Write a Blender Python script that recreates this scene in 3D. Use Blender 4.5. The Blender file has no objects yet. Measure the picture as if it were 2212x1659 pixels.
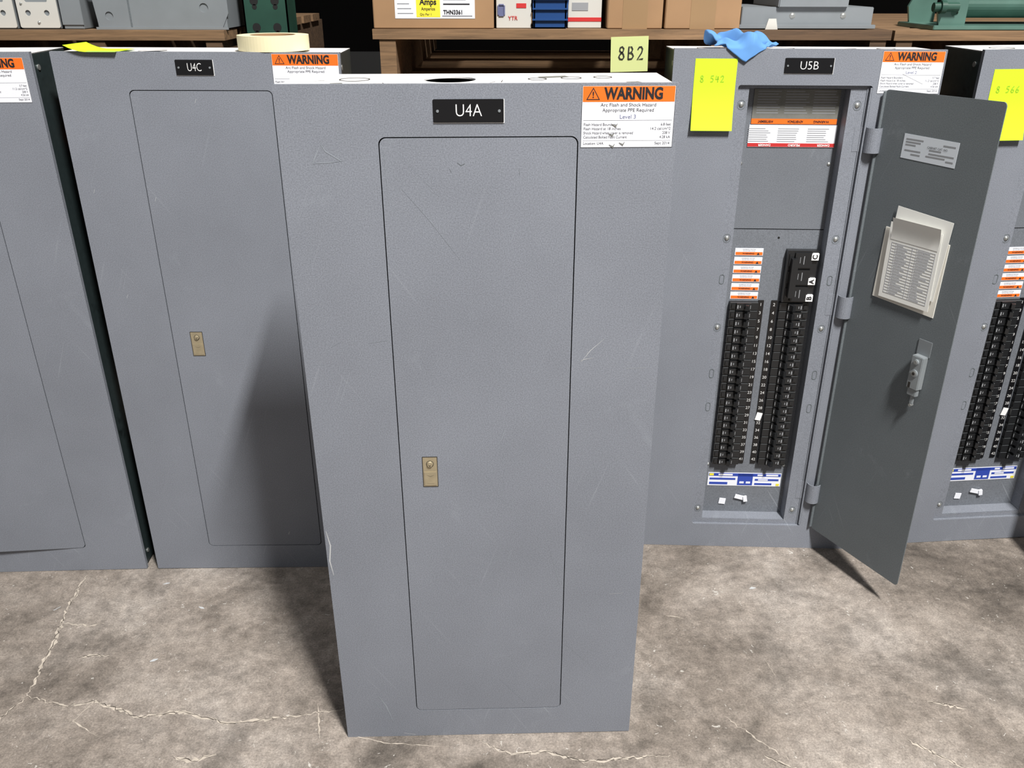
import bpy, bmesh, math, random
from mathutils import Matrix, Vector, noise
S=0.0254
random.seed(7)
COL=bpy.context.scene.collection
def lin(c):
    return tuple(((x/255)/12.92 if x/255<=0.04045 else ((x/255+0.055)/1.055)**2.4) for x in c)+(1,)
# ---------------------------------------------------------------- materials
def newmat(name):
    m=bpy.data.materials.new(name); m.use_nodes=True
    nt=m.node_tree; b=nt.nodes['Principled BSDF']; return m,nt,b
def N(nt,t,**k):
    n=nt.nodes.new(t)
    for a,v in k.items():
        if a in n.inputs: n.inputs[a].default_value=v
        else: setattr(n,a,v)
    return n
def ramp(nt,stops):
    r=nt.nodes.new('ShaderNodeValToRGB'); e=r.color_ramp.elements
    while len(e)<len(stops): e.new(0.5)
    for i,(p,c) in enumerate(stops): e[i].position=p; e[i].color=c
    return r
def g(v): return (v,v,v,1)
def flat(name,c,rough=0.6,metal=0.0,spec=0.5,var=0.0,scale=20):
    m,nt,b=newmat(name); col=lin(c)
    b.inputs['Roughness'].default_value=rough; b.inputs['Metallic'].default_value=metal
    b.inputs['Specular IOR Level'].default_value=spec
    if var>0:
        tc=N(nt,'ShaderNodeTexCoord'); n=N(nt,'ShaderNodeTexNoise',Scale=scale,Detail=5.0)
        nt.links.new(tc.outputs['Object'],n.inputs['Vector'])
        lo=tuple(x*(1-var) for x in col[:3])+(1,); hi=tuple(min(1,x*(1+var)) for x in col[:3])+(1,)
        r=ramp(nt,[(0.3,lo),(0.7,hi)]); nt.links.new(n.outputs['Fac'],r.inputs['Fac']); nt.links.new(r.outputs['Color'],b.inputs['Base Color'])
    else: b.inputs['Base Color'].default_value=col
    return m
def paint(name,c,rough=0.5):
    m,nt,b=newmat(name); col=lin(c)
    tc=N(nt,'ShaderNodeTexCoord')
    fine=N(nt,'ShaderNodeTexNoise',Scale=600.0,Detail=2.0); big=N(nt,'ShaderNodeTexNoise',Scale=3.5,Detail=6.0,Roughness=0.6)
    for n in (fine,big): nt.links.new(tc.outputs['Object'],n.inputs['Vector'])
    rf=ramp(nt,[(0.3,g(0.78)),(0.7,g(1.2))]); rb=ramp(nt,[(0.35,g(0.93)),(0.65,g(1.06))])
    nt.links.new(fine.outputs['Fac'],rf.inputs['Fac']); nt.links.new(big.outputs['Fac'],rb.inputs['Fac'])
    m1=N(nt,'ShaderNodeMix',data_type='RGBA',blend_type='MULTIPLY'); m1.inputs[0].default_value=1
    m1.inputs[6].default_value=col; nt.links.new(rf.outputs['Color'],m1.inputs[7])
    m2=N(nt,'ShaderNodeMix',data_type='RGBA',blend_type='MULTIPLY'); m2.inputs[0].default_value=1
    nt.links.new(m1.outputs[2],m2.inputs[6]); nt.links.new(rb.outputs['Color'],m2.inputs[7])
    last=m2.outputs[2]
    # chalky smudges
    sm=N(nt,'ShaderNodeTexNoise',Scale=9.0,Detail=8.0,Roughness=0.75,Distortion=0.8); nt.links.new(tc.outputs['Object'],sm.inputs['Vector'])
    sr=ramp(nt,[(0.60,g(0)),(0.78,g(0.35))]); nt.links.new(sm.outputs['Fac'],sr.inputs['Fac'])
    mx=N(nt,'ShaderNodeMix',data_type='RGBA'); nt.links.new(sr.outputs['Color'],mx.inputs[0]); nt.links.new(last,mx.inputs[6]); mx.inputs[7].default_value=lin((150,156,164)); last=mx.outputs[2]
    # faint handling scratches: very stretched noise in two directions, broken up by a mask
    mask=N(nt,'ShaderNodeTexNoise',Scale=5.0,Detail=3.0); nt.links.new(tc.outputs['Object'],mask.inputs['Vector'])
    mr=ramp(nt,[(0.5,g(0)),(0.68,g(0.4))]); nt.links.new(mask.outputs['Fac'],mr.inputs['Fac'])
    for ang,sc in ((0.6,1.0),(-0.35,1.3)):
        rt=N(nt,'ShaderNodeMapping'); rt.inputs['Rotation'].default_value=(0,ang,0); nt.links.new(tc.outputs['Object'],rt.inputs['Vector'])
        mp=N(nt,'ShaderNodeMapping'); mp.inputs['Scale'].default_value=(160*sc,1,4*sc); nt.links.new(rt.outputs[0],mp.inputs['Vector'])
        n=N(nt,'ShaderNodeTexNoise',Scale=1.0,Detail=1.0); nt.links.new(mp.outputs[0],n.inputs['Vector'])
        r=ramp(nt,[(0.68,g(0)),(0.76,g(1))]); nt.links.new(n.outputs['Fac'],r.inputs['Fac'])
        mu=N(nt,'ShaderNodeMath',operation='MULTIPLY'); nt.links.new(r.outputs['Color'],mu.inputs[0]); nt.links.new(mr.outputs['Color'],mu.inputs[1])
        mx=N(nt,'ShaderNodeMix',data_type='RGBA'); nt.links.new(mu.outputs[0],mx.inputs[0]); nt.links.new(last,mx.inputs[6]); mx.inputs[7].default_value=lin((160,165,172)); last=mx.outputs[2]
    nt.links.new(last,b.inputs['Base Color'])
    b.inputs['Roughness'].default_value=rough; b.inputs['Specular IOR Level'].default_value=0.3
    bp=N(nt,'ShaderNodeBump',Strength=0.12,Distance=0.0004); nt.links.new(fine.outputs['Fac'],bp.inputs['Height']); nt.links.new(bp.outputs[0],b.inputs['Normal'])
    return m
def galv(name,c,metal=0.35,rough=0.5,stain=0.5):
    m,nt,b=newmat(name); tc=N(nt,'ShaderNodeTexCoord')
    v=N(nt,'ShaderNodeTexVoronoi',Scale=90.0); n=N(nt,'ShaderNodeTexNoise',Scale=14.0,Detail=8.0,Roughness=0.7)
    for q in (v,n): nt.links.new(tc.outputs['Object'],q.inputs['Vector'])
    col=lin(c); lo=tuple(x*0.8 for x in col[:3])+(1,)
    mx=N(nt,'ShaderNodeMix',data_type='RGBA'); nt.links.new(v.outputs['Distance'],mx.inputs[0]); mx.inputs[6].default_value=col; mx.inputs[7].default_value=lo
    r=ramp(nt,[(0.30,g(1-stain)),(0.42,g(1))]); nt.links.new(n.outputs['Fac'],r.inputs['Fac'])
    m2=N(nt,'ShaderNodeMix',data_type='RGBA',blend_type='MULTIPLY'); m2.inputs[0].default_value=1
    nt.links.new(mx.outputs[2],m2.inputs[6]); nt.links.new(r.outputs['Color'],m2.inputs[7]); nt.links.new(m2.outputs[2],b.inputs['Base Color'])
    b.inputs['Metallic'].default_value=metal; b.inputs['Roughness'].default_value=rough
    return m
def wood(name,c):
    m,nt,b=newmat(name); tc=N(nt,'ShaderNodeTexCoord'); mp=N(nt,'ShaderNodeMapping'); mp.inputs['Scale'].default_value=(3,30,60)
    nt.links.new(tc.outputs['Object'],mp.inputs['Vector']); n=N(nt,'ShaderNodeTexNoise',Scale=2.0,Detail=8.0,Roughness=0.7,Distortion=0.6)
    nt.links.new(mp.outputs[0],n.inputs['Vector']); col=lin(c)
    r=ramp(nt,[(0.3,tuple(x*0.45 for x in col[:3])+(1,)),(0.55,col),(0.75,tuple(min(1,x*1.35) for x in col[:3])+(1,))])
    nt.links.new(n.outputs['Fac'],r.inputs['Fac']); nt.links.new(r.outputs['Color'],b.inputs['Base Color']); b.inputs['Roughness'].default_value=0.8
    return m
def concrete():
    m,nt,b=newmat('concrete_floor'); tc=N(nt,'ShaderNodeTexCoord')
    def nz(s,d=8.0,r=0.65,dist=0.0):
        n=N(nt,'ShaderNodeTexNoise',Scale=s,Detail=d,Roughness=r,Distortion=dist); nt.links.new(tc.outputs['Object'],n.inputs['Vector']); return n
    a=nz(2.2,10.0,0.68,0.3); c=nz(12.0,10.0,0.72,0.1); d=nz(260.0,4.0,0.85); e=nz(48.0,8.0,0.8)
    ra=ramp(nt,[(0.36,lin((104,96,89))),(0.46,lin((128,119,111))),(0.55,lin((146,137,129))),(0.68,lin((160,152,145)))])
    nt.links.new(a.outputs['Fac'],ra.inputs['Fac'])
    last=ra.outputs['Color']
    for n,stops in ((c,[(0.34,g(0.72)),(0.5,g(1.0)),(0.66,g(1.18))]),(e,[(0.32,g(0.74)),(0.55,g(1.04)),(0.7,g(1.3))]),(d,[(0.3,g(0.55)),(0.55,g(1.08)),(0.75,g(1.5))])):
        r=ramp(nt,stops); nt.links.new(n.outputs['Fac'],r.inputs['Fac'])
        mx=N(nt,'ShaderNodeMix',data_type='RGBA',blend_type='MULTIPLY'); mx.inputs[0].default_value=1
        nt.links.new(last,mx.inputs[6]); nt.links.new(r.outputs['Color'],mx.inputs[7]); last=mx.outputs[2]
    # darker oil stains
    o=nz(3.6,6.0,0.6,0.6); ro=ramp(nt,[(0.52,g(1.0)),(0.64,g(0.55))]); nt.links.new(o.outputs['Fac'],ro.inputs['Fac'])
    mx=N(nt,'ShaderNodeMix',data_type='RGBA',blend_type='MULTIPLY'); mx.inputs[0].default_value=1
    nt.links.new(last,mx.inputs[6]); nt.links.new(ro.outputs['Color'],mx.inputs[7]); last=mx.outputs[2]
    v=nz(60.0,3.0,0.6,1.5); rv=ramp(nt,[(0.68,g(0)),(0.72,g(0.7))]); nt.links.new(v.outputs['Fac'],rv.inputs['Fac'])
    mx=N(nt,'ShaderNodeMix',data_type='RGBA'); nt.links.new(rv.outputs['Color'],mx.inputs[0]); nt.links.new(last,mx.inputs[6]); mx.inputs[7].default_value=lin((198,194,188)); last=mx.outputs[2]
    nt.links.new(last,b.inputs['Base Color']); b.inputs['Roughness'].default_value=0.75; b.inputs['Specular IOR Level'].default_value=0.3
    bp=N(nt,'ShaderNodeBump',Strength=0.5,Distance=0.002); nt.links.new(e.outputs['Fac'],bp.inputs['Height']); nt.links.new(bp.outputs[0],b.inputs['Normal'])
    return m
M={}
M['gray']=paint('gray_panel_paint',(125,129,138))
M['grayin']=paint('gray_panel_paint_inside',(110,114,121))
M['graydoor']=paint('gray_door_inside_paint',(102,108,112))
M['galvlit']=galv('galvanized_lit_top',(240,238,238),0.03,0.5,0.25)  # top of the same steel, strong overhead light put into the colour as white
M['galv']=galv('galvanized_shaded',(70,84,86),0.6,0.38,0.7)  # same steel darkened, the shade on the box sides put into the colour
M['steel']=flat('zinc_steel',(195,197,195),0.3,0.75,var=0.1)
M['nickel']=flat('lock_brass',(172,160,134),0.32,0.45,var=0.12,scale=60)
M['lockdark']=flat('lock_dark_edge',(45,42,38),0.5)  # dark tone for latch frame, lock ring, keyhole and knockout rings
M['lockmid']=flat('lock_engraving',(110,102,86),0.5,0.3)
M['black']=flat('black_plastic',(30,31,33),0.34)
M['blackg']=flat('black_laminate',(20,20,22),0.25)
M['white']=flat('white_label',(232,234,242),0.5)
M['whitet']=flat('white_ink',(240,240,240),0.5)
M['numink']=flat('number_ink',(205,205,205),0.5)
M['ink']=flat('black_ink',(28,26,30),0.6)
M['inkblue']=flat('bluegray_ink',(95,100,135),0.6)
M['orange']=flat('label_orange',(236,110,28),0.5)
M['red']=flat('label_red',(190,45,45),0.5)
M['blue']=flat('label_blue',(45,70,165),0.5)
M['neon']=flat('neon_yellow_paper',(200,248,34),0.7)
M['neonink']=flat('faded_marker',(150,190,30),0.7)
M['pale']=flat('pale_green_paper',(198,206,140),0.7)
M['paper']=flat('card_paper',(226,223,214),0.7,var=0.04)
M['paperw']=flat('white_paper',(238,238,234),0.7)
M['paperg']=flat('paper_gray_ink',(140,142,146),0.7)
M['tablegray']=flat('directory_ink',(182,184,190),0.7)
M['labelg']=flat('gray_label',(112,112,107),0.6,var=0.1,scale=80)
M['silver']=flat('silver_label',(200,206,214),0.45)
M['latchgray']=flat('latch_zinc',(156,162,166),0.35,0.4,var=0.08)
M['scuff']=flat('paint_scuff',(140,146,154),0.6)
M['scuffw']=flat('paint_scuff_white',(184,186,188),0.6)
M['wood']=wood('pallet_wood',(128,100,72))
M['woodd']=wood('pallet_wood_dark',(92,70,50))
M['card']=flat('cardboard',(152,119,86),0.8,var=0.1,scale=8)
M['tapeclear']=flat('packing_tape',(148,120,88),0.35)
M['cream']=flat('masking_tape',(232,222,184),0.7,var=0.03)
M['cloth']=flat('blue_cloth',(88,138,196),0.85,var=0.1)
M['rackgreen']=flat('rack_green',(30,66,54),0.5,var=0.15)
M['rackorange']=flat('rack_orange',(176,78,44),0.5,var=0.15)
M['teal']=flat('machine_green',(92,124,114),0.3,0.3,var=0.1)
M['bluep']=flat('blue_plastic',(28,66,120),0.4)
M['ivory']=flat('ivory_metal',(196,194,188),0.45)
M['boxgray']=flat('enclosure_gray',(122,127,131),0.45,var=0.05)
M['dark']=flat('dark_void',(14,14,15),0.8)
M['wall']=flat('wall_in_shade',(18,17,17),0.9,var=0.2,scale=3)  # near black keeps the gap behind the racks dark, shade put into colour
M['crack']=flat('crack_mortar',(178,168,156),0.85,var=0.25,scale=60)
M['crackd']=flat('crack_dark',(66,60,54),0.9)
M['floor']=concrete()
M['yellow']=flat('label_yellow',(232,218,60),0.5)
# ---------------------------------------------------------------- helpers
def link(o,parent=None):
    COL.objects.link(o)
    if parent is not None: o.parent=parent
    return o
def empty(name,mat=None,parent=None,loc=None,rot=None):
    o=bpy.data.objects.new(name,None); o.empty_display_size=0.1; link(o,parent)
    if mat is not None: o.matrix_world=mat
    if loc: o.location=Vector(loc)*S
    if rot: o.rotation_euler=rot
    return o
def finish(name,bm,mat,parent=None,smooth=False):
    bmesh.ops.recalc_face_normals(bm,faces=bm.faces)
    me=bpy.data.meshes.new(name); bm.to_mesh(me); bm.free()
    for m in (mat if isinstance(mat,list) else [mat]): me.materials.append(M[m])
    if smooth:
        for p in me.polygons: p.use_smooth=True
    return link(bpy.data.objects.new(name,me),parent)
def addbox(bm,x0,x1,y0,y1,z0,z1,mi=0,R=None):
    vs=[]
    for x,y,z in ((x0,y0,z0),(x1,y0,z0),(x1,y1,z0),(x0,y1,z0),(x0,y0,z1),(x1,y0,z1),(x1,y1,z1),(x0,y1,z1)):
        p=Vector((x,y,z))
        if R is not None: p=R@p
        vs.append(bm.verts.new(p*S))
    fs=[bm.faces.new([vs[i] for i in f]) for f in ((0,3,2,1),(4,5,6,7),(0,1,5,4),(1,2,6,5),(2,3,7,6),(3,0,4,7))]
    for f in fs: f.material_index=mi
    return vs,fs
def box(name,x0,x1,y0,y1,z0,z1,mat,parent=None,bevel=0,rot=0,rotaxis='Y'):
    bm=bmesh.new(); R=None
    if rot:
        c=Vector(((x0+x1)/2,(y0+y1)/2,(z0+z1)/2)); R=Matrix.Translation(c)@Matrix.Rotation(rot,4,rotaxis)@Matrix.Translation(-c)
    addbox(bm,x0,x1,y0,y1,z0,z1,0,R)
    if bevel: bmesh.ops.bevel(bm,geom=bm.edges[:],offset=bevel*S,segments=2,affect='EDGES')
    return finish(name,bm,mat,parent)
def addcyl(bm,c,r,h,axis='Y',seg=24,mi=0,r2=None):
    r2=r if r2 is None else r2; rings=[]
    for k,(rr,t) in enumerate(((r,0),(r2,h))):
        ring=[]
        for i in range(seg):
            a=2*math.pi*i/seg; p={'Y':(rr*math.cos(a),t,rr*math.sin(a)),'Z':(rr*math.cos(a),rr*math.sin(a),t),'X':(t,rr*math.cos(a),rr*math.sin(a))}[axis]
            ring.append(bm.verts.new((Vector(c)+Vector(p))*S))
        rings.append(ring)
    fs=[bm.faces.new(rings[0]),bm.faces.new(rings[1])]
    for i in range(seg): fs.append(bm.faces.new((rings[0][i],rings[0][(i+1)%seg],rings[1][(i+1)%seg],rings[1][i])))
    for f in fs: f.material_index=mi
def rrect(x0,x1,z0,z1,r,seg=6):
    pts=[]
    if r<=0: return [(x0,z0),(x1,z0),(x1,z1),(x0,z1)]
    for cx,cz,a0 in ((x1-r,z0+r,-90),(x1-r,z1-r,0),(x0+r,z1-r,90),(x0+r,z0+r,180)):
        for i in range(seg+1):
            a=math.radians(a0+90*i/seg); pts.append((cx+r*math.cos(a),cz+r*math.sin(a)))
    return pts
def circ(cx,cz,r,seg=32,rz=None): return [(cx+r*math.cos(2*math.pi*i/seg),cz+(rz or r)*math.sin(2*math.pi*i/seg)) for i in range(seg)]
def plate(name,outer,holes,y0,y1,mat,parent=None,plane='XZ'):
    bm=bmesh.new(); edges=[]
    for loop in [outer]+holes:
        vs=[bm.verts.new((Vector((p[0],y0,p[1])) if plane=='XZ' else Vector((p[0],p[1],y0)))*S) for p in loop]
        for i in range(len(vs)): edges.append(bm.edges.new((vs[i],vs[(i+1)%len(vs)])))
    r=bmesh.ops.triangle_fill(bm,use_beauty=True,use_dissolve=False,edges=edges)
    if y1!=y0:
        ex=bmesh.ops.extrude_face_region(bm,geom=bm.faces[:])
        d=Vector((0,y1-y0,0)) if plane=='XZ' else Vector((0,0,y1-y0))
        bmesh.ops.translate(bm,vec=d*S,verts=[v for v in ex['geom'] if isinstance(v,bmesh.types.BMVert)])
    return finish(name,bm,mat,parent)
FIT=[]
def text(name,body,x,z,size,mat,parent,y=-0.03,align='LEFT',rot=0,bold=0,width=None):
    c=bpy.data.curves.new(name,'FONT'); c.body=body; c.size=size*S; c.align_x=align; c.align_y='CENTER'
    c.offset=bold*size*S; c.resolution_u=3; c.materials.append(M[mat])
    o=link(bpy.data.objects.new(name,c),parent); o.location=Vector((x,y,z))*S; o.rotation_euler=(math.pi/2,-rot,0)
    if width: FIT.append((o,width*S))
    return o
def stroke(name,pts,w,mat,parent,y=-0.012,flatz=None,jag=0.0,even=False):
    P=[]
    for i in range(len(pts)-1):
        a=Vector(pts[i]);b=Vector(pts[i+1]); L=(b-a).length; n=max(1,int(L/0.25)) if jag else 1
        for k in range(n): P.append(a.lerp(b,k/n)+(Vector((random.uniform(-jag,jag),random.uniform(-jag,jag))) if (jag and k) else Vector((0,0))))
    P.append(Vector(pts[-1])); bm=bmesh.new(); prev=None
    for i,p in enumerate(P):
        d=(P[min(i+1,len(P)-1)]-P[max(i-1,0)]).normalized(); nrm=Vector((-d.y,d.x))
        t=i/(len(P)-1); ww=w if even else w*(0.15+0.85*math.sin(math.pi*min(max(t,0.05),0.95)))*(random.uniform(0.3,1.6) if jag else 1)
        q=[]
        for s in (-1,1):
            v=p+nrm*ww/2*s; q.append(bm.verts.new((Vector((v.x,y,v.y)) if flatz is None else Vector((v.x,v.y,flatz)))*S))
        if prev: bm.faces.new((prev[0],q[0],q[1],prev[1]))
        prev=q
    return finish(name,bm,mat,parent)
GL={'8':[(.5,.52),(.2,.68),(.25,.92),(.55,1),(.8,.85),(.7,.62),(.3,.42),(.1,.2),(.3,.02),(.65,0),(.88,.18),(.75,.42),(.5,.52)],
'B':[(.12,0),(.15,1),(.55,.98),(.72,.8),(.6,.6),(.2,.52),(.7,.46),(.88,.25),(.65,.05),(.12,0)],
'2':[(.1,.78),(.3,.97),(.6,1),(.8,.82),(.7,.55),(.1,0),(.95,.05)],'5':[(.9,1),(.25,.96),(.18,.6),(.55,.62),(.82,.4),(.65,.08),(.1,.02)],
'4':[(.25,1),(.1,.45),(.9,.45),(.7,.45),(.72,.9),(.68,0)],'6':[(.75,1),(.3,.65),(.12,.25),(.35,0),(.75,.05),(.85,.3),(.6,.48),(.2,.35)]}
def hand(name,s,x,z,h,w,mat,parent,y,lw=0.06):
    for i,ch in enumerate(s):
        if ch in GL:
            stroke(name,[(x+(i+px*0.72)*w,z+pz*h) for px,pz in GL[ch]],lw,mat,parent,y,even=True)
def screw(bm,x,z,y,r=0.2):
    addcyl(bm,(x,y-0.06,z),r*0.75,0.06,'Y',16,0,r); addcyl(bm,(x,y-0.10,z),r*0.4,0.05,'Y',12,0,r*0.75)
def pose(x,y,yaw,lean,tl):
    u=Vector((math.cos(yaw),math.sin(yaw),0)); n=Vector((-math.sin(yaw),math.cos(yaw),0))
    v=Vector((0,0,1))*math.cos(lean)+n*math.sin(lean); u2=u*math.cos(tl)+v*math.sin(tl); v2=-u*math.sin(tl)+v*math.cos(tl)
    nn=v2.cross(u2)
    return Matrix((( u2.x,nn.x,v2.x,x*S),(u2.y,nn.y,v2.y,y*S),(u2.z,nn.z,v2.z,max(0,-20*math.sin(tl))*S),(0,0,0,1)))
# ---------------------------------------------------------------- panel parts
def warning_label(p,u0,z1,w,rows,level,loc):
    h=3.0; z0=z1-h
    box('warning_label',u0,u0+w,-0.012,0,z0,z1,'white',p)
    box('warning_label_band',u0+0.04,u0+w-0.04,-0.018,-0.006,z1-0.78,z1-0.04,'orange',p)
    k=w/4.65
    bm=bmesh.new()
    def tri(cx,cz,r,y,mi):
        f=bm.faces.new([bm.verts.new(Vector((cx+r*math.cos(a),y,cz+r*math.sin(a)))*S) for a in (math.pi/2,math.pi*7/6,math.pi*11/6)]); f.material_index=mi
    tri(u0+0.55*k,z1-0.49,0.40,-0.022,0); tri(u0+0.55*k,z1-0.49,0.31,-0.026,1)
    finish('warning_triangle',bm,['ink','orange'],p)
    text('warning_mark','!',u0+0.55*k,z1-0.46,0.42,'ink',p,-0.03,'CENTER',bold=0.03)
    text('warning_word','WARNING',u0+1.12*k,z1-0.41,0.76,'ink',p,-0.03,bold=0.04,width=2.92*k)
    text('label_line','Arc Flash and Shock Hazard',u0+w/2,z1-0.93,0.24,'ink',p,-0.02,'CENTER',width=2.77*k)
    text('label_line','Appropriate PPE Required',u0+w/2,z1-1.18,0.24,'ink',p,-0.02,'CENTER',width=2.57*k)
    text('label_line',level,u0+w/2,z1-1.50,0.28,'inkblue',p,-0.02,'CENTER',width=0.8*k)
    box('label_rule',u0+0.1,u0+w-0.1,-0.016,-0.01,z1-1.68,z1-1.665,'ink',p)
    wa=(1.63,1.86,2.5,2.2); wb=(0.5,1.0,0.4,0.53)
    for i,(a,b) in enumerate(rows):
        zz=z1-1.87-0.205*i
        text('label_line',a,u0+0.12,zz,0.19,'ink',p,-0.02,width=wa[i]*k); text('label_line',b,u0+w-0.14,zz,0.19,'ink',p,-0.02,'RIGHT',width=wb[i]*k)
    box('label_rule',u0+0.1,u0+w-0.1,-0.016,-0.01,z0+0.34,z0+0.352,'ink',p)
    text('label_line','Location: '+loc,u0+0.12,z0+0.21,0.19,'ink',p,-0.02,width=1.02*k); text('label_line','Sept 2014',u0+w-0.14,z0+0.21,0.19,'ink',p,-0.02,'RIGHT',width=0.75*k)
    bm=bmesh.new()
    for a,b,c,d in ((u0,u0+w,z0,z0+0.02),(u0,u0+w,z1-0.02,z1),(u0,u0+0.02,z0,z1),(u0+w-0.02,u0+w,z0,z1)): addbox(bm,a,b,-0.016,-0.01,c,d)
    finish('warning_label_border',bm,'ink',p)
def nameplate(p,u0,u1,z0,z1,s):
    box('nameplate',u0,u1,-0.07,0,z0,z1,'blackg',p,0.02)
    box('nameplate_core_edge',u0+0.0,u1+0.03,-0.03,0,z0-0.03,z1-0.01,'whitet',p)
    text('nameplate_text',s,(u0+u1)/2,(z0+z1)/2,(z1-z0)*0.76,'whitet',p,-0.08,'CENTER',width=(u1-u0)*0.37,bold=-0.012)
    bm=bmesh.new()
    for u in (u0+0.22,u1-0.22): addcyl(bm,(u,-0.11,(z0+z1)/2),0.07,0.04,'Y',12)
    finish('nameplate_rivets',bm,'boxgray',p)
def latch(p,u0,u1,z0,z1):
    plate('latch_frame',rrect(u0,u1,z0,z1,0.03),[rrect(u0+0.04,u1-0.04,z0+0.04,z1-0.04,0.02)],-0.02,0.01,'lockdark',p)
    box('latch_plate',u0+0.04,u1-0.04,-0.015,0.01,z0+0.04,z1-0.04,'nickel',p)
    c=(u0+u1)/2; zt=z1-0.5
    bm=bmesh.new(); addcyl(bm,(c,-0.03,zt),0.225,0.012,'Y',24); finish('latch_lock_ring',bm,'lockdark',p)
    bm=bmesh.new()
    addcyl(bm,(c,-0.12,zt),0.16,0.10,'Y',24,0,0.2); addbox(bm,c-0.025,c+0.025,-0.125,-0.115,zt-0.13,zt-0.01,1); addcyl(bm,(c,-0.16,zt+0.08),0.10,0.06,'Y',16,0,0.13)
    addbox(bm,u0+0.1,u1-0.1,-0.05,-0.01,z0+0.12,z0+1.05)
    finish('latch_lock',bm,['nickel','lockdark'],p)
    stroke('latch_mark',[(u0+0.25,z0+0.85),(c,z0+0.74),(u1-0.25,z0+0.85)],0.03,'lockmid',p,-0.055)
    stroke('latch_mark',[(u0+0.25,z0+0.25),(u1-0.25,z0+0.25)],0.03,'lockmid',p,-0.055)
def shell(p,holes_top=[],toprings=[]):
    x0,x1,z0,z1,y0,y1=0.15,19.85,0.12,43.88,0.1,5.75; t=0.07
    bm=bmesh.new()
    addbox(bm,x0,x0+t,y0,y1,z0,z1); addbox(bm,x1-t,x1,y0,y1,z0,z1); addbox(bm,x0,x1,y0,y1,z0,z0+t); addbox(bm,x0,x1,y1-t,y1,z0,z1)
    finish('back_box',bm,'galv',p)
    plate('box_top',[(x0,y0),(x1,y0),(x1,y1),(x0,y1)],holes_top,z1-t,z1+0.01,'galvlit',p,'XY')
    for i,(cx,cy,r) in enumerate(toprings):
        plate('knockout_ring',circ(cx,cy,r),[circ(cx,cy,r-0.06)],z1+0.005,z1+0.03,'lockdark',p,'XY')
    bm=bmesh.new()
    for z in (42.9,1.2): addcyl(bm,(x0-0.06,1.2,z),0.2,0.07,'X',14); addcyl(bm,(x1,1.2,z),0.2,0.07,'X',14)
    finish('side_screws',bm,'steel',p)
def trim_lip(p):
    bm=bmesh.new()
    for a in ((0,0.06,0.05,0.35,0,44),(19.94,20,0.05,0.35,0,44),(0,20,0.05,0.35,0,0.06),(0,20,0.05,0.3,43.94,44)): addbox(bm,*a)
    finish('cover_lip',bm,'gray',p)
def closed_panel(pz,holes=[],rings=[],ajar=0,latchpos=(6.3,7.22,20.83,22.93)):
    p=empty('electrical_panelboard',pz); shell(p,holes,rings); trim_lip(p)
    plate('cover',rrect(0,20,0,44,0.05),[rrect(4.97,15.05,2.42,41.48,0.38)],0,0.09,'gray',p)
    d=empty('door_hinge_axis',None,p,(15.0,0,0),(0,0,ajar))
    plate('door',rrect(-9.97,-0.01,2.48,41.42,0.34),[],0,0.08,'gray',d)
    latch(d,latchpos[0]-15,latchpos[1]-15,latchpos[2],latchpos[3])
    box('door_gap_shade',4.6,15.4,0.55,0.6,2.2,41.8,'dark',p)  # near-black sheet standing in for the unlit interior behind the door gap
    return p
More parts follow.
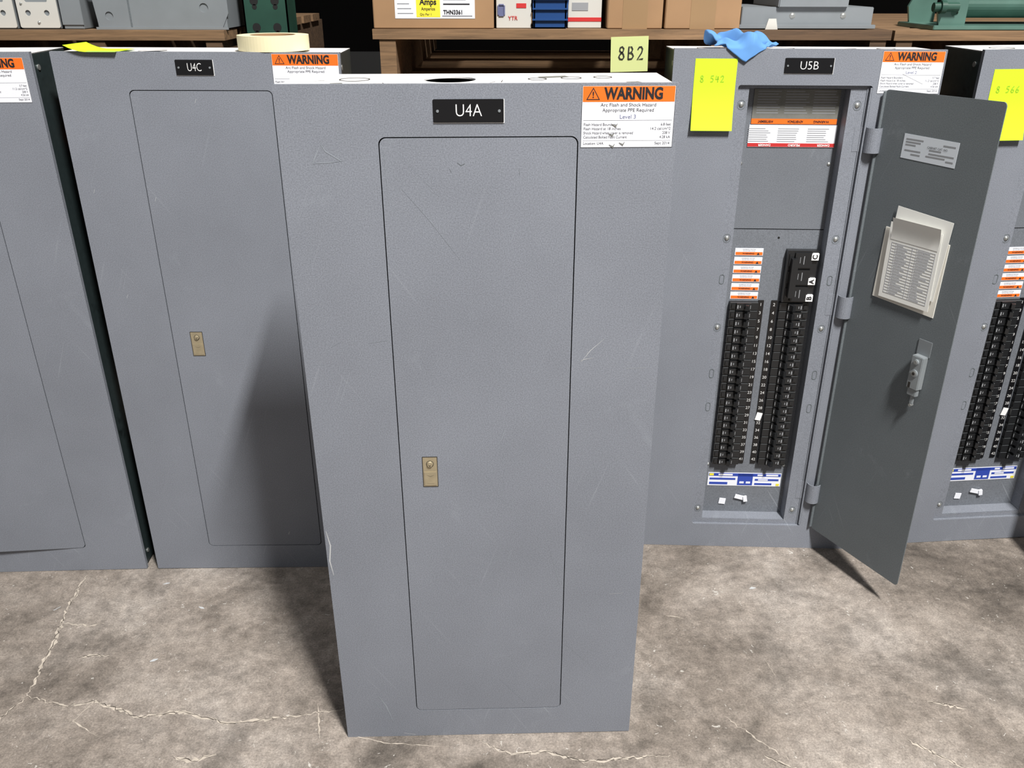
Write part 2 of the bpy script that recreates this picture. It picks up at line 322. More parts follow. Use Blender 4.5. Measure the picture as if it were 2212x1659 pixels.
def open_panel(pz):
    p=empty('electrical_panelboard',pz); shell(p,[circ(13.5,3.0,0.8)],[(3,2.8,0.9),(16.5,2.8,0.7),(8.5,3,1.1)]); trim_lip(p)
    plate('cover',rrect(0,20,0,44,0.05),[rrect(5,15,2.45,41.45,0.2)],0,0.09,'gray',p)
    plate('door_recess_flange',rrect(4.9,15.1,2.35,41.55,0.2),[rrect(5.9,13.5,2.9,41.2,0.05)],0.28,0.36,'gray',p)
    bm=bmesh.new()
    for a in ((4.93,5.0,0.05,0.3,2.4,41.5),(15.0,15.07,0.05,0.3,2.4,41.5),(4.93,15.07,0.05,0.3,41.45,41.52),(4.93,15.07,0.05,0.3,2.38,2.45)): addbox(bm,*a)
    for a in ((5.83,5.9,0.3,1.6,2.9,41.2),(13.5,13.57,0.3,1.6,2.9,41.2),(5.83,13.57,0.3,1.6,41.2,41.27),(5.83,13.57,0.3,1.6,2.83,2.9)): addbox(bm,*a)
    addbox(bm,14.86,14.98,-0.02,0.3,2.6,41.3)
    addbox(bm,14.70,14.76,0.2,0.3,2.6,41.3)
    finish('opening_walls',bm,'gray',p)
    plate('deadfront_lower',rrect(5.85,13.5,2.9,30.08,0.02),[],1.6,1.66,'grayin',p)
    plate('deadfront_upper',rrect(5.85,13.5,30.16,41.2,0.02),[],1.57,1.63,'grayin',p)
    box('deadfront_backing',5.85,13.5,1.7,1.75,2.9,41.2,'dark',p)
    bm=bmesh.new()
    for z in (40.0,29.65,21.95,4.0): screw(bm,5.42,z,0.28,0.22); screw(bm,14.15,z,0.28,0.22)
    for x,z in ((6.15,35.4),(13.1,35.4),(6.2,8.0),(13.2,8.0)): screw(bm,x,z,1.58,0.16)
    finish('cover_screws',bm,'steel',p,True)
    for z in (40.0,29.65,21.95,4.0):
        for x in (5.42,14.15): plate('screw_slot',rrect(x-0.3,x+0.3,z-0.36,z+0.36,0.28),[rrect(x-0.26,x+0.26,z-0.32,z+0.32,0.25)],0.265,0.285,'graydoor',p)
    for z in (26.2,17.7,14.5):
        for x in (5.36,14.2):
            plate('cover_tab',rrect(x-0.2,x+0.2,z-0.42,z+0.42,0.19),[rrect(x-0.15,x+0.15,z-0.37,z+0.37,0.14)],0.25,0.3,'graydoor',p)
    bm=bmesh.new(); addcyl(bm,(9.95,1.595,29.4),0.1,0.02,'Y',12); finish('deadfront_hole',bm,'dark',p)
    # breakers
    bm=bmesh.new()
    for i in range(21):
        z=8.2+0.75*i
        for side in (0,1):
            a,b=(6.48,8.86) if side==0 else (10.66,13.1)
            addbox(bm,a,b,1.15,1.62,z+0.03,z+0.71)
            c=(a+b)/2+(-0.05 if side==0 else 0.05)
            addbox(bm,c-0.62,c+0.62,0.95,1.2,z+0.06,z+0.68)
            hx=c+(0.28 if side==0 else -0.28)
            R=Matrix.Translation((hx,0.85,z+0.37))@Matrix.Rotation(-0.35 if side==0 else 0.35,4,'Z')@Matrix.Translation((-hx,-0.85,-z-0.37))
            addbox(bm,hx-0.14,hx+0.14,0.55,1.0,z+0.14,z+0.60,0,R)
            ox=a+0.28 if side==0 else b-0.28
            addbox(bm,ox-0.14,ox+0.14,1.05,1.2,z+0.2,z+0.55)
            s=1 if side==0 else -1
            addbox(bm,c-s*0.50-0.05,c-s*0.50+0.05,0.94,0.952,z+0.22,z+0.52,1)
            addbox(bm,c-s*0.30-0.03,c-s*0.30+0.03,0.94,0.952,z+0.28,z+0.48,1)
            addbox(bm,c+s*0.56-0.02,c+s*0.56+0.02,0.94,0.952,z+0.2,z+0.52,1)
            addbox(bm,a+0.04,b-0.04,1.14,1.15,z+0.69,z+0.71,2)
    finish('branch_circuit_breakers',bm,['black','paperg','boxgray'],p)
    box('number_strip_odd',8.92,9.40,1.5,1.6,8.2,24.0,'blackg',p); box('number_strip_even',10.04,10.52,1.5,1.6,8.2,24.0,'blackg',p)
    for i in range(21):
        z=24.0-0.375-0.75*i
        text('circuit_number',str(2*i+1),9.16,z,0.38,'numink',p,1.48,'CENTER',bold=0.005)
        if 2*i+2!=30: text('circuit_number',str(2*i+2),10.28,z,0.38,'numink',p,1.48,'CENTER',bold=0.005)
    box('blank_sticker',10.0,10.5,1.46,1.5,12.65,13.4,'whitet',p,rot=0.2)
    # main breaker
    bm=bmesh.new()
    addbox(bm,10.7,13.2,0.95,1.62,24.05,28.5)
    for z in (24.2,25.65,27.1):
        addbox(bm,11.3,12.7,0.75,1.0,z,z+1.25); addbox(bm,10.85,11.2,0.85,1.0,z+0.1,z+1.1)
    addbox(bm,11.0,11.5,0.35,0.9,24.6,27.9)
    for z in (24.4,25.9,27.3): addbox(bm,12.0,12.06,0.74,0.76,z+0.1,z+0.8,1); addbox(bm,11.7,11.74,0.74,0.76,z+0.2,z+0.7,1)
    finish('main_circuit_breaker',bm,['black','paperg'],p)
    for s,z in (('C',28.05),('A',25.95),('B',24.5)):
        box('phase_sticker',12.60,13.18,0.70,0.95,z-0.28,z+0.28,'whitet',p)
        text('phase_letter',s,12.89,z,0.56,'ink',p,0.68,'CENTER',rot=math.pi/2,bold=0.03)
    for i in range(6):
        z=28.5-0.76*i
        box('filler_label_white',6.5,8.82,1.56,1.6,z-0.62,z,'white',p)
        box('filler_label_band',6.55,8.78,1.55,1.58,z-0.58,z-0.32,'orange',p)
        text('filler_label_text','WARNING',8.1,z-0.45,0.2,'ink',p,1.54,'RIGHT',bold=0.02)
        text('filler_label_text','HAZARDOUS VOLTAGE',7.65,z-0.1,0.1,'ink',p,1.54,'CENTER'); text('filler_label_text','disconnect before servicing',7.65,z-0.22,0.09,'ink',p,1.54,'CENTER')
        bm=bmesh.new(); f=bm.faces.new([bm.verts.new(Vector(q)*S) for q in ((8.3,1.54,z-0.56),(8.55,1.54,z-0.56),(8.425,1.54,z-0.35))]); finish('filler_triangle',bm,'ink',p)
    # upper labels (mounted upside down)
    box('instruction_label',6.6,13.2,1.5,1.57,38.85,41.05,'labelg',p)
    for c in range(3):
        x=6.9+c*2.15
        for r in range(9): box('instruction_text_row',x,x+1.9-random.random()*0.5,1.49,1.5,40.85-0.2*r,40.92-0.2*r,'paperg',p)
    box('instruction_band',6.6,13.2,1.5,1.57,38.45,38.85,'orange',p)
    for x,s in ((12.6,'WARNING'),(10.6,'ADVERTENCIA'),(8.3,'AVERTISSEMENT')): text('band_text',s,x,38.65,0.25,'ink',p,1.48,'LEFT',rot=math.pi,bold=0.02,width=1.2)
    box('danger_label',6.5,13.3,1.5,1.57,36.7,38.38,'white',p)
    box('danger_band',6.5,13.3,1.49,1.52,36.72,37.0,'red',p)
    for i,(x,s) in enumerate(((12.9,'DANGER'),(10.6,'PELIGRO'),(8.3,'DANGER'))):
        text('danger_text',s,x,36.86,0.24,'whitet',p,1.47,'LEFT',rot=math.pi,bold=0.02)
        for r in range(7): box('danger_text_row',x-1.85,x-0.1-random.random()*0.5,1.485,1.5,37.12+0.16*r,37.165+0.16*r,'paperg',p)
    box('rating_label',6.35,13.1,1.56,1.6,5.72,7.1,'white',p)
    bm=bmesh.new()
    for a,b,c,d in ((6.4,13.05,6.75,7.05),(9.1,10.5,5.8,7.05),(6.5,8.9,6.35,6.55),(6.5,8.2,5.85,6.1),(10.7,12.9,6.3,6.5),(10.7,12.3,5.85,6.05)): addbox(bm,a,b,1.545,1.56,c,d)
    finish('rating_blocks',bm,'blue',p)
    bm=bmesh.new()
    for a,b,c,d in ((7.3,8.6,6.82,6.98),(10.9,11.4,6.82,6.98),(11.7,12.8,6.82,6.98),(11.0,11.9,6.34,6.46),(9.3,9.7,6.0,6.2),(9.9,10.3,6.0,6.2)): addbox(bm,a,b,1.535,1.55,c,d)
    finish('rating_fields',bm,'white',p)
    box('rating_mark',6.45,6.85,1.53,1.55,6.8,7.02,'yellow',p); box('rating_mark',12.7,13.0,1.53,1.55,5.8,6.02,'yellow',p)
    box('torn_sticker',7.6,8.2,1.5,1.56,3.75,4.35,'white',p,rot=0.1); box('torn_sticker',9.0,10.0,1.4,1.5,4.35,4.75,'white',p,rot=0.25); box('torn_sticker',9.8,10.15,1.3,1.5,4.15,4.7,'white',p,rot=-0.2)
    # hinges: rolled sheet-metal straps
    for z0,z1 in ((36.6,38.45),(23.2,25.05),(5.3,7.15)):
        prof=[(14.25,0.26),(14.95,0.24),(15.0,-0.1)]+[(15.6-0.6*math.cos(a),-0.12-0.62*math.sin(a)) for a in [math.pi*k/12 for k in range(0,13)]]+[(16.2,0.1)]
        bm=bmesh.new(); prev=None
        for x,y in prof:
            q=[bm.verts.new(Vector((x,y,z))*S) for z in (z0,z1)]
            if prev: bm.faces.new((prev[0],q[0],q[1],prev[1]))
            prev=q
        o=finish('hinge_strap',bm,'gray',p,False); md=o.modifiers.new('s','SOLIDIFY'); md.thickness=0.07*S
        bm=bmesh.new(); addcyl(bm,(15.9,-0.11,z0-0.1),0.12,z1-z0+0.2,'Z',14); finish('hinge_pin',bm,'gray',p,True)
    return p
def open_door(p,papers=True,phi=1.0698):
    d=empty('door_hinge_axis',None,p,(15.9,-0.11,0),(0,0,-phi))
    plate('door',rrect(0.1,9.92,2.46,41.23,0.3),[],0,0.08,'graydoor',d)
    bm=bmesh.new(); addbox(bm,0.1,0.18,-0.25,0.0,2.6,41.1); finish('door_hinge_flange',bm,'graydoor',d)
    box('latch_base',7.2,8.4,-0.06,0,22.55,23.8,'boxgray',d,0.02)
    bm=bmesh.new(); addbox(bm,7.3,8.3,-0.6,0,19.9,22.6); addbox(bm,7.4,8.2,-0.5,-0.1,19.3,19.95); addbox(bm,7.7,8.0,-0.4,-0.2,18.6,19.4)
    bmesh.ops.bevel(bm,geom=bm.edges[:],offset=0.05*S,segments=2,affect='EDGES'); addcyl(bm,(7.8,-0.73,22.15),0.22,0.15,'Y',16)
    addcyl(bm,(7.8,-0.68,21.2),0.3,0.1,'Y',20)
    finish('latch_housing',bm,'latchgray',d)
    bm=bmesh.new(); addcyl(bm,(7.8,-0.77,22.15),0.15,0.05,'Y',16); addcyl(bm,(7.8,-0.71,21.2),0.22,0.05,'Y',20); addcyl(bm,(7.85,-0.45,18.5),0.12,0.3,'Y',14); finish('latch_screws',bm,'steel',d)
    bm=bmesh.new(); addcyl(bm,(7.8,-0.725,21.2),0.12,0.02,'Y',16); addbox(bm,7.45,7.65,-0.62,-0.59,19.95,20.4); finish('latch_keyhole',bm,'lockdark',d)
    if papers:
        box('door_rating_label',2.45,7.1,-0.02,0,36.55,38.3,'silver',d,rot=0.02)
        for r,(a,b,c) in enumerate(((2.7,4.2,38.0),(2.7,4.0,37.8),(2.7,3.6,37.6),(2.7,4.1,37.2),(4.8,5.8,37.45),(4.8,6.9,37.2),(4.6,6.2,37.0),(5.9,6.9,37.9),(3.3,4.1,36.95),(6.3,6.9,36.85))):
            box('door_label_row',a,b,-0.03,-0.02,c-0.05,c+0.05,'paperg',d)
        text('door_label_text','CABINET CAT. NO.',4.6,37.62,0.2,'ink',d,-0.04)
        box('card_pocket',2.3,8.0,-0.06,0,25.7,31.3,'paper',d,rot=0.02)
        box('directory_sheet',3.0,7.9,-0.14,-0.12,27.0,33.0,'paperw',d,rot=0.06)
        box('directory_card',2.9,7.5,-0.22,-0.20,26.0,31.9,'paperw',d,rot=-0.01)
        # folded, curling top sheet
        bm=bmesh.new(); rows=[]
        for i in range(9):
            t=i/8; z=30.6+1.7*t; y=-0.24-0.3*t*t
            rows.append([bm.verts.new(Vector((x+0.12*t,y,z))*S) for x in (3.1,5.2,7.35)])
        for a,b in zip(rows,rows[1:]):
            for k in range(2): bm.faces.new((a[k],a[k+1],b[k+1],b[k]))
        finish('folded_sheet',bm,'paperw',d,True)
        bm=bmesh.new()
        for r in range(19): addbox(bm,3.3,7.2,-0.235,-0.225,26.4+0.22*r,26.43+0.22*r)
        for x in (3.3,3.7,5.2,5.6,7.2): addbox(bm,x,x+0.03,-0.235,-0.225,26.4,30.4)
        for r in range(18):
            addbox(bm,3.8,3.8+random.uniform(.5,1.2),-0.236,-0.225,26.49+0.22*r,26.55+0.22*r); addbox(bm,5.7,5.7+random.uniform(.5,1.2),-0.236,-0.225,26.49+0.22*r,26.55+0.22*r)
        finish('directory_table',bm,'tablegray',d)
    return d
def curled_note(p,u0,u1,z0,z1,s):
    bm=bmesh.new(); n=12; rows=[]
    for i in range(n+1):
        t=i/n; z=z1-(z1-z0)*t; y=-0.03-0.9*max(0,t-0.35)**2
        rows.append([bm.verts.new(Vector((u,y,z))*S) for u in (u0,u0+(u1-u0)/2,u1)])
    for a,b in zip(rows,rows[1:]):
        for k in range(2): bm.faces.new((a[k],a[k+1],b[k+1],b[k]))
    o=finish('sticky_note',bm,'neon',p,True)
    hand('note_writing',s,u0+0.45,z1-1.65,0.45,0.38,'neonink',p,-0.05,0.07)
    return o
# ================================================================= scene
bm=bmesh.new(); addbox(bm,-170,170,-170,140,-4,0); floor=finish('floor',bm,'floor')
box('wall_back',-170,170,140,144,0,160,'wall')
CR=[([(-38.3,62.3),(-38.0,58),(-37.0,53),(-36.3,47.9)],0.32),([(-36.3,47.9),(-33,46.9),(-31,47.4),(-27.2,45.9),(-24,46.4),(-20.5,45.3),(-18.3,45.6),(-15,46.2),(-12.4,46.7)],0.22),
([(-36.3,47.9),(-37.5,45),(-36.8,41)],0.18),([(-31,47.4),(-31.8,45.5),(-29.5,44.2)],0.1),([(-37.6,56),(-35,55.6),(-34,55.9)],0.14),([(-34.5,52),(-32,52.2)],0.18),
([(-2.1,43.7),(0,42.6),(2.5,42.9),(5,42.0),(8,42.3),(11,42.6)],0.18),([(-12,44.5),(-9,43.6),(-5,43.3)],0.06),([(15.5,46.1),(17.2,44.2),(19.1,42.2)],0.11),([(31,47.5),(33.6,46.8)],0.2),([(-14.4,47.2),(-13.6,44.0)],0.1),
([(-23.5,42.5),(-22,42),(-20.5,42.6)],0.25),([(20,52),(20.4,50)],0.06),([(13,57),(14.5,56.6)],0.07),([(28,44),(31,41.5)],0.22),([(17.5,42.6),(20,41)],0.2)]
for pts,w in CR:
    stroke('floor_crack',pts,w,'crack',floor,flatz=0.012,jag=0.14 if w>0.1 else 0.05)
    if w>0.17: stroke('floor_crack_line',pts,0.05,'crackd',floor,flatz=0.02,jag=0.12)
for x,y,a in ((-28.5,51.5,0.5),(-31,61,0.3),(-26.8,58,-.4),(3,60,1),(21,60.5,0.2),(-39,57.5,.9)):
    stroke('paint_chip',[(x,y),(x+0.6*math.cos(a),y+0.6*math.sin(a))],0.2,'scuffw',floor,flatz=0.02,jag=0.05)
# --- A: near panel
A=closed_panel(pose(-11.60,44.11,.0274,-.0060,.0028),[circ(8.55,2.9,1.35,40)],[(13.1,2.9,0.5),(14.9,3.3,0.55),(16.6,3.6,0.5),(3.6,3.0,0.8)])
nameplate(A,7.79,11.29,42.17,43.29,'U4A')
warning_label(A,15.16,43.9,4.65,[('Flash Hazard Boundary','6.8 feet'),('Flash Hazard at 18 inches','14.2 cal/cm^2'),('Shock Hazard when cover is removed','208 V'),('Calculated Bolted Fault Current','4.28 kA')],'Level 3','U4A')
for pts,w,m in (([(2.09,41.15),(2.3,40.8),(3.07,40.3),(2.4,40.25),(1.6,40.2)],0.07,'scuff'),([(2.09,41.15),(1.75,40.5),(1.6,40.2)],0.05,'scuff'),([(15.6,29.0),(16.1,29.7),(16.85,30.4)],0.035,'scuffw'),([(15.55,29.05),(15.75,29.15),(16.3,29.25)],0.035,'scuffw'),([(15.9,29.3),(15.95,29.8)],0.03,'scuffw'),
    ([(3.7,30.3),(4.75,30.45)],0.05,'scuff'),([(1.6,30.1),(2.2,30.4)],0.04,'scuff'),([(5.93,39.0),(7.4,37.2),(8.9,35.1)],0.025,'scuff'),([(6.0,40.6),(8,38.4)],0.02,'scuff'),([(11.24,35.5),(11.7,36.2),(12.03,37.4)],0.025,'scuff'),([(18.2,28.55),(19.3,28.6)],0.03,'scuffw'),
    ([(2.35,4.05),(2.9,2.9),(3.3,1.45)],0.08,'scuff'),([(2.2,3.2),(2.7,2.3)],0.10,'scuff'),([(13.95,16.4),(14.5,14.2),(14.7,13.2)],0.025,'scuff'),([(18.0,12.4),(18.9,12.45)],0.05,'scuffw'),([(10.85,23.65),(11.1,24.2),(11.4,25.0)],0.03,'scuff'),
    ([(0.12,17.7),(0.3,16.6),(0.15,15.4),(0.3,14.3)],0.09,'scuffw'),([(0.1,11.5),(0.2,7.0)],0.07,'scuff'),([(1.0,35.0),(1.1,36.3)],0.03,'scuff'),([(10.8,5.2),(12.6,2.9)],0.03,'scuff'),([(15.2,8.2),(16.9,6.4)],0.03,'scuff'),([(17.0,20.5),(16.5,22.6)],0.02,'scuff'),([(4.0,0.3),(4.8,0.12)],0.1,'scuffw'),([(10.0,21.8),(11.1,19.6)],0.02,'scuff'),([(5.2,40.9),(5.3,38.0)],0.03,'scuff')):
    stroke('paint_scratch',pts,w,m,A)
for pts in ([(8.9,40.2),(9.1,40.05),(9.3,40.15)],[(12.05,39.9),(12.1,39.5)],[(8.5,39.9),(8.6,39.7)]): stroke('dark_mark',pts,0.04,'graydoor',A)
for x,z in ((16.7,42.05),(16.55,41.6),(16.6,41.05),(17.1,41.15)):
    stroke('label_smudge',[(x,z),(x+0.2,z-0.12),(x+0.28,z+0.03)],0.1,'labelg',A,-0.035)
for pts in ([(1.2,2),(2.0,2.6),(2.4,2.2)],[(4.6,1.2),(5.2,1.5),(5.4,0.9)],[(10.6,1.2),(10.9,1.9),(11.2,1.6),(11.3,2.6)],[(12,3),(12.5,2.0)],[(16.5,2),(17.4,1.6)]):
    stroke('marker_scribble',pts,0.07,'ink',A,flatz=43.90)
for a in ((13.2,14.8,3.5,4.2),(2.6,3.2,1.2,1.5),(17.6,18.3,0.8,1.6),(5.6,6.6,0.8,1.1)): box('top_grime',a[0],a[1],a[2],a[3],43.86,43.9,'labelg',A,rot=0.3,rotaxis='Z')
# --- C: rear left, U4C
C=closed_panel(pose(-32.20,63.19,.0224,.0006,-.0040),[circ(6.2,2.5,1.0)],[(13.5,2.8,0.9),(16.5,2.8,0.6)],latchpos=(6.41,7.40,21.05,23.15))
nameplate(C,8.53,11.13,42.47,43.5,'U4C')
warning_label(C,15.22,43.92,4.66,[('Flash Hazard Boundary','6.8 feet'),('Flash Hazard at 18 inches','14.2 cal/cm^2'),('Shock Hazard when cover is removed','208 V'),('Calculated Bolted Fault Current','4.28 kA')],'Level 3','U4C')
for x,z in ((1.1,34.2),(5.5,33.6),(2.0,26),(9.5,40.6)): stroke('paint_scratch',[(x,z),(x+0.12,z+0.3)],0.07,'scuffw',C)
stroke('paint_scratch',[(12.2,3.6),(12.3,3.9)],0.15,'scuffw',C)
# --- L: far left
Lp=closed_panel(pose(-53.20,62.45,.0367,-.0030,.0028),[],[],ajar=0.05)
warning_label(Lp,14.85,43.66,4.62,[('Flash Hazard Boundary','5.7 feet'),('Flash Hazard at 18 inches','11.2 cal/cm^2'),('Shock Hazard when cover is removed','208 V'),('Calculated Bolted Fault Current','4.56 kA')],'Level 2','U4D')
# --- B: rear right, U5B, open
B=open_panel(pose(11.93,67.06,-.0340,.0208,-.0011))
nameplate(B,8.25,11.85,42.28,43.38,'U5B')
warning_label(B,15.34,43.9,4.55,[('Flash Hazard Boundary','5.7 feet'),('Flash Hazard at 18 inches','11.2 cal/cm^2'),('Shock Hazard when cover is removed','208 V'),('Calculated Bolted Fault Current','4.56 kA')],'Level 2','U5B')
open_door(B)
curled_note(B,1.63,4.75,38.15,43.3,'8 542')
stroke('paint_scratch',[(17.0,42.3),(18.6,41.6)],0.05,'labelg',B,-0.03)
# --- R: far right, open
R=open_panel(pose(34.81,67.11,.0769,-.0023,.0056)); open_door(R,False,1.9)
curled_note(R,1.05,4.3,37.55,42.65,'8 566')
# --- tape roll on C
T=empty('masking_tape_roll',Matrix.Translation(Vector((-17.15,66.0,44.02))*S))
bm=bmesh.new()
def tube(bm,ro,ri,z0,z1,seg=64,mi=0):
    rings=[[bm.verts.new(Vector((r*math.cos(2*math.pi*i/seg),r*math.sin(2*math.pi*i/seg),z))*S) for i in range(seg)] for r,z in ((ro,z0),(ro,z1),(ri,z1),(ri,z0))]
    for k in range(4):
        a,b=rings[k],rings[(k+1)%4]
        for i in range(seg):
            f=bm.faces.new((a[i],a[(i+1)%seg],b[(i+1)%seg],b[i])); f.material_index=mi
tube(bm,2.5,1.6,0,1.0); finish('tape_body',bm,'cream',T)
bm=bmesh.new(); tube(bm,1.6,1.5,0,1.0); finish('cardboard_core',bm,'card',T)
# --- neon note lying on C's top
bm=bmesh.new(); n=10; rows=[]
for i in range(n+1):
    t=i/n; x=-30.9+3.5*t; z=44.06+0.55*max(0,0.45-t)**2*4
    rows.append([bm.verts.new(Vector((x+0.1*k,y,z))*S) for k,y in ((0,63.0),(1,64.6),(2,66.2))])
for a,b in zip(rows,rows[1:]):
    for k in range(2): bm.faces.new((a[k],a[k+1],b[k+1],b[k]))
finish('neon_paper_note',bm,'neon',None,True)
# --- blue cloth on B's top
bm=bmesh.new(); n=48; gr=[]
for i in range(n+1):
    row=[]
    for j in range(n+1):
        a=i/n; b=j/n; x=(a-0.5)*4.6; y=(b-0.5)*3.4
        x+=0.35*math.sin(b*7); r=math.sqrt((x/2.3)**2+(y/1.7)**2)
        hgt=0.12+0.95*math.exp(-r*r*1.1)*(0.65+0.5*math.sin(a*13+b*5))+0.45*noise.noise(Vector((a*6,b*6,1)))*(1 if r<1.2 else 0.4)+1.1*math.exp(-((a-0.06)**2+(b-0.6)**2)*50)
        z=43.98+max(0.04,hgt)
        yy=y+2.1-1.9*(1-b)*max(0,1-abs(a-0.5)*2.4)
        if yy<0: z=43.98+max(0.02,hgt)*0.3-(-yy)*0.7; yy=-0.14+yy*0.1
        row.append(bm.verts.new(Vector((x,yy,z))*S))
    gr.append(row)
for i in range(n):
    for j in range(n): bm.faces.new((gr[i][j],gr[i+1][j],gr[i+1][j+1],gr[i][j+1]))
cl=finish('blue_cloth',bm,'cloth',None,True); cl.matrix_world=Matrix.Translation(Vector((17.3,67.85,0.05))*S)
md=cl.modifiers.new('s','SOLIDIFY'); md.thickness=0.002
# ---------------------------------------------------------------- background racking
RK=empty('pallet_rack',Matrix.Identity(4))
def upright(x0,x1,y0):
    bm=bmesh.new(); addbox(bm,x0,x1,y0+0.0,y0+0.12,0,120); addbox(bm,x0,x0+0.12,y0,y0+3,0,120); addbox(bm,x1-0.12,x1,y0,y0+3,0,120); finish('rack_upright',bm,'rackgreen',RK)
    bm=bmesh.new()
    for k in range(60):
        z=1+2*k
        for xx in (x0+0.95,x1-0.95):
            addcyl(bm,(xx,y0-0.02,z),0.34,0.05,'Y',14); addcyl(bm,(xx,y0-0.02,z-0.45),0.2,0.05,'Y',12)
    finish('teardrop_slots',bm,'dark',RK)
upright(-22.0,-18.4,76.2); upright(74,77.6,76.2); upright(-118,-114.4,76.2)
bm=bmesh.new()
for y in (76.6,):
    for z in (36.2,86): addbox(bm,-118,-22.1,y,y+2.5,z,z+3.8); addbox(bm,-18.3,74,y,y+2.5,z,z+3.8)  # upper beam is unseen, added along with the shading deck
finish('rack_beams',bm,'rackorange',RK)
bm=bmesh.new(); addbox(bm,-118,74,117,119.5,36.2,40.0); finish('rear_beam_shaded',bm,'dark',RK)  # back beam of the same rack, its shade painted in as near black
bm=bmesh.new(); addbox(bm,-118,74,76.6,119.5,89.8,90.6); finish('shade_deck',bm,'woodd',RK)  # unseen deck added to shade the shelf and keep the background dark
def pallet(x0,x1,y0,z,stringers,mats=('wood','woodd')):
    p=empty('wooden_pallet',Matrix.Identity(4)); d=40
    bm=bmesh.new(); y=y0
    while y<y0+d-3:
        addbox(bm,x0,x1,y,y+3.6,z-0.75,z); y+=4.8
    finish('deck_boards',bm,mats[0],p)
    bm=bmesh.new()
    for s in stringers: addbox(bm,s,s+1.3,y0+0.15,y0+d,z-4.2,z-0.75)
    finish('stringers',bm,mats[1],p)
    bm=bmesh.new(); y=y0
    while y<y0+d-3: addbox(bm,x0,x1,y,y+3.4,z-4.9,z-4.2); y+=11
    finish('bottom_boards',bm,mats[1],p)
    return p
pallet(-44,-23,73.6,44.9,(-43.5,-34,-24.6))
pallet(-11.2,17.6,73.8,45.0,(-10.7,16.0),('wood','wood'))
pallet(18.0,30.5,74.2,44.95,(18.4,28.9),('woodd','woodd'))
pallet(30.9,58,74.6,44.9,(31.2,44,56))
def carton(x0,x1,y0,y1,z0,z1,tape=True):
    p=empty('cardboard_box',Matrix.Translation(Vector((x0,y0,z0))*S)); w,d,h=x1-x0,y1-y0,z1-z0
    box('carton_body',0,w,0,d,0,h,'card',p,0.06)
    bm=bmesh.new(); addbox(bm,0.02,w/2-0.03,0.02,d-0.02,h,h+0.12); addbox(bm,w/2+0.03,w-0.02,0.02,d-0.02,h,h+0.12); finish('carton_flaps',bm,'card',p)
    if tape: box('carton_tape',w/2-1,w/2+1,-0.02,d+0.02,-0.01,h+0.14,'tapeclear',p)
    return p
b1=carton(-11.1,-1.5,74.2,86,45.02,52.5,False)
box('shipping_label',1.75,8.1,-0.03,0,0.75,4.3,'white',b1)
box('label_yellow_panel',3.45,5.35,-0.045,-0.02,0.85,4.2,'yellow',b1)
text('label_amps','Amps',4.4,1.95,0.62,'ink',b1,-0.06,'CENTER',bold=0.03,width=1.35)
text('label_amperios','Amperios',4.4,1.45,0.34,'ink',b1,-0.06,'CENTER',bold=0.01,width=1.1)
text('label_qty','Qty Per 1',4.2,1.05,0.24,'ink',b1,-0.06,'CENTER',width=0.9)
text('label_code','THN3361',5.6,1.2,0.44,'ink',b1,-0.06,'LEFT',bold=0.03,width=1.5)
for r in range(6): box('label_print_row',1.95,3.2-0.15*(r%3),-0.045,-0.02,1.1+0.35*r,1.16+0.35*r,'paperg',b1)
for r in range(5): box('label_print_row',5.6,7.7-0.3*(r%2),-0.045,-0.02,1.75+0.35*r,1.85+0.35*r,'ink',b1)
box('label_print_row',5.5,7.9,-0.045,-0.02,0.92,0.96,'ink',b1)
carton(7.6,12.0,74.4,86,45.02,53)
carton(12.2,18.2,74.3,87,45.02,51)
wb=empty('white_product_box',Matrix.Translation(Vector((-1.3,74.9,45.02))*S))
box('box_body',0,2.8,0,8,0,5,'ivory',wb,0.04)
box('stand_in_mark',1.6,2.4,-0.03,0,1.5,1.85,'red',wb,0.01); box('printed_spot',0.1,0.7,-0.03,0,0.9,1.8,'inkblue',wb,0.1)
text('box_text','YTR',0.95,0.75,0.42,'red',wb,-0.05,bold=0.01)
bb=empty('blue_plastic_bin',Matrix.Translation(Vector((1.7,74.7,45.02))*S))
plate('bin_front',[(0,0),(2.6,0),(2.8,2.2),(-0.1,2.2)],[],0,0.12,'bluep',bb); box('bin_side',0,0.12,0,6,0,3,'bluep',bb); box('bin_side',2.5,2.62,0,6,0,3,'bluep',bb); box('bin_bottom',0,2.6,0,6,0,0.1,'bluep',bb); box('bin_back',0,2.6,5.9,6,0,3.5,'bluep',bb)
for z in (0.6,1.4,2.1): box('bin_rib',-0.1,2.75,-0.2,0,z,z+0.12,'bluep',bb)
wb2=empty('printed_carton',Matrix.Translation(Vector((4.5,75.4,45.02))*S)); box('box_body',0,2.7,0,7,0,4,'ivory',wb2,0.04); box('box_stripe',0,2.7,-0.03,0,0.5,0.8,'red',wb2); box('box_stripe',0.3,1.6,-0.03,0,1.3,1.9,'paperg',wb2)
for x in (-41.9,-38.4):
    p=empty('white_switch_box',Matrix.Translation(Vector((x-1.2,74.6,44.92))*S))
    plate('switch_plate',rrect(0,3.2,0.1,6,0.15),[circ(0.8,1.2,0.22,16),circ(2.3,1.2,0.22,16),rrect(0.7,2.5,2,3.6,0.1)],0,0.1,'ivory',p)
    box('switch_body',0.1,3.1,0.12,5,0,5.9,'boxgray',p,0.05)
    bm=bmesh.new(); screw(bm,1.55,0.5,0,0.14); screw(bm,0.4,1.9,0,0.12); finish('switch_screws',bm,'steel',p)
p=empty('gray_conduit_box',Matrix.Translation(Vector((-36.2,74.8,44.92))*S)); box('conduit_body',0,1.6,0,5,0,5,'boxgray',p,0.05); box('conduit_lid',-0.05,1.65,-0.1,0,0.3,5,'boxgray',p,0.03)
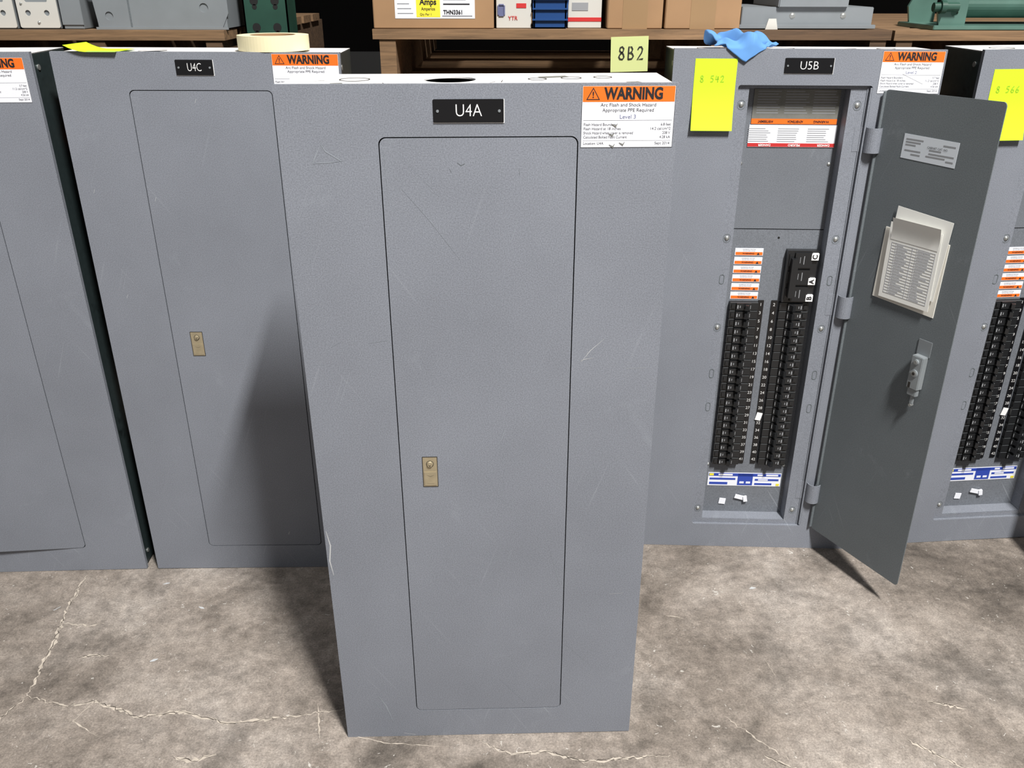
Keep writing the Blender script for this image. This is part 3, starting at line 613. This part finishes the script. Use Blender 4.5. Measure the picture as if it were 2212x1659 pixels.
p=empty('gray_metal_enclosure',Matrix.Translation(Vector((-33.6,74.4,44.92))*S))
plate('enclosure_front',[(0.4,0.1),(10.3,0.1),(10.9,1.2),(10.9,4.5),(0.0,4.5)],[circ(1.35,1.0,0.32,20),circ(9.0,1.6,0.35,20)],0,0.1,'boxgray',p)
bm=bmesh.new(); addbox(bm,0.3,10.7,0.1,9,0.1,4.4); finish('enclosure_body',bm,'boxgray',p)
box('enclosure_lip',0.2,10.8,-0.12,0.0,0.0,0.18,'boxgray',p); box('enclosure_lip',3.0,3.1,-0.05,0.0,0.2,4.4,'graydoor',p)
p=empty('gray_disconnect_enclosure',Matrix.Translation(Vector((18.5,74.9,45.02))*S))
box('disconnect_body',0,10.6,0.3,9,0.1,1.6,'boxgray',p,0.05); box('disconnect_lid',2.8,8.4,-0.05,8,1.55,3.2,'boxgray',p,0.08); box('disconnect_flange',-0.2,10.8,-0.1,0.3,0,0.3,'boxgray',p,0.03)
bm=bmesh.new(); screw(bm,4.1,0.95,0.3,0.25); screw(bm,8.2,0.95,0.3,0.25); finish('disconnect_screws',bm,'steel',p)
plate('disconnect_tab',[(1.9,-0.05),(2.9,-0.05),(2.7,0.75),(2.1,0.75)],[],-0.2,-0.1,'ivory',p)
p=empty('green_roller_machine',Matrix.Translation(Vector((34.2,75.2,44.92))*S))
bm=bmesh.new(); addcyl(bm,(2.6,3.2,2.4),1.6,18,'X',40); finish('roller_drum',bm,'teal',p,False)
box('machine_base',-0.1,22,-0.2,7,0,0.35,'teal',p,0.05)
plate('machine_bracket',[(0.5,0.3),(2.6,0.3),(2.6,4.6),(1.6,4.6),(0.2,1.6)],[circ(1.6,1.3,0.3,16)],0.3,0.6,'teal',p); plate('machine_bracket',[(0.5,0.3),(2.6,0.3),(2.6,4.6),(1.6,4.6),(0.2,1.6)],[],6,6.3,'teal',p)
bm=bmesh.new(); addcyl(bm,(-0.3,0.1,1.7),0.35,2.0,'X',16); addcyl(bm,(0.2,0.0,1.7),0.5,0.4,'X',20); finish('machine_shaft',bm,'rackgreen',p)
# hanging paper 8B2
p=empty('paper_tag',Matrix.Translation(Vector((7.9,73.5,41.85))*S)); box('tag_sheet',0,3.0,0,0.03,0,2.65,'pale',p,rot=-0.03); hand('tag_writing','8B2',0.6,0.95,0.95,0.75,'ink',p,-0.06,0.1)
# ---------------------------------------------------------------- fit text widths
bpy.context.view_layer.update()
for o,w in FIT:
    d=o.dimensions.x
    if d>0: o.scale.x=w/d
# ---------------------------------------------------------------- lights
def area(name,loc,sx,sy,power,col=(1,0.98,0.94)):
    l=bpy.data.lights.new(name,'AREA'); l.shape='RECTANGLE'; l.size=sx*S; l.size_y=sy*S; l.energy=power; l.color=col
    o=link(bpy.data.objects.new(name,l)); o.location=Vector(loc)*S; return o
area('ceiling_light_row',(50,-52,200),8,48,700)
area('fill_light',(-75,-40,210),14,120,25)  # weak fill lamp, added to lift the shaded areas
area('top_fill_light',(25,40,215),14,60,25)  # added fill lamp that brightens the panel tops
w=bpy.data.worlds.new('World'); bpy.context.scene.world=w; w.use_nodes=True
w.node_tree.nodes['Background'].inputs[0].default_value=(0.94,0.96,1.0,1); w.node_tree.nodes['Background'].inputs[1].default_value=0.18
# ---------------------------------------------------------------- camera
cam=bpy.data.cameras.new('camera'); co=link(bpy.data.objects.new('camera',cam)); cam.sensor_fit='HORIZONTAL'; cam.sensor_width=36; cam.lens=36*1848.1/2212; cam.clip_start=0.02
th=0.4432; r=0.0014
fw=Vector((0,math.cos(th),-math.sin(th))); up=Vector((0,math.sin(th),math.cos(th))); ri=Vector((1,0,0))
ri2=ri*math.cos(r)+up*math.sin(r); up2=-ri*math.sin(r)+up*math.cos(r)
co.matrix_world=Matrix(((ri2.x,up2.x,-fw.x,0),(ri2.y,up2.y,-fw.y,0),(ri2.z,up2.z,-fw.z,48.708*S),(0,0,0,1)))
bpy.context.scene.camera=co
bpy.context.scene.view_settings.view_transform='Standard'
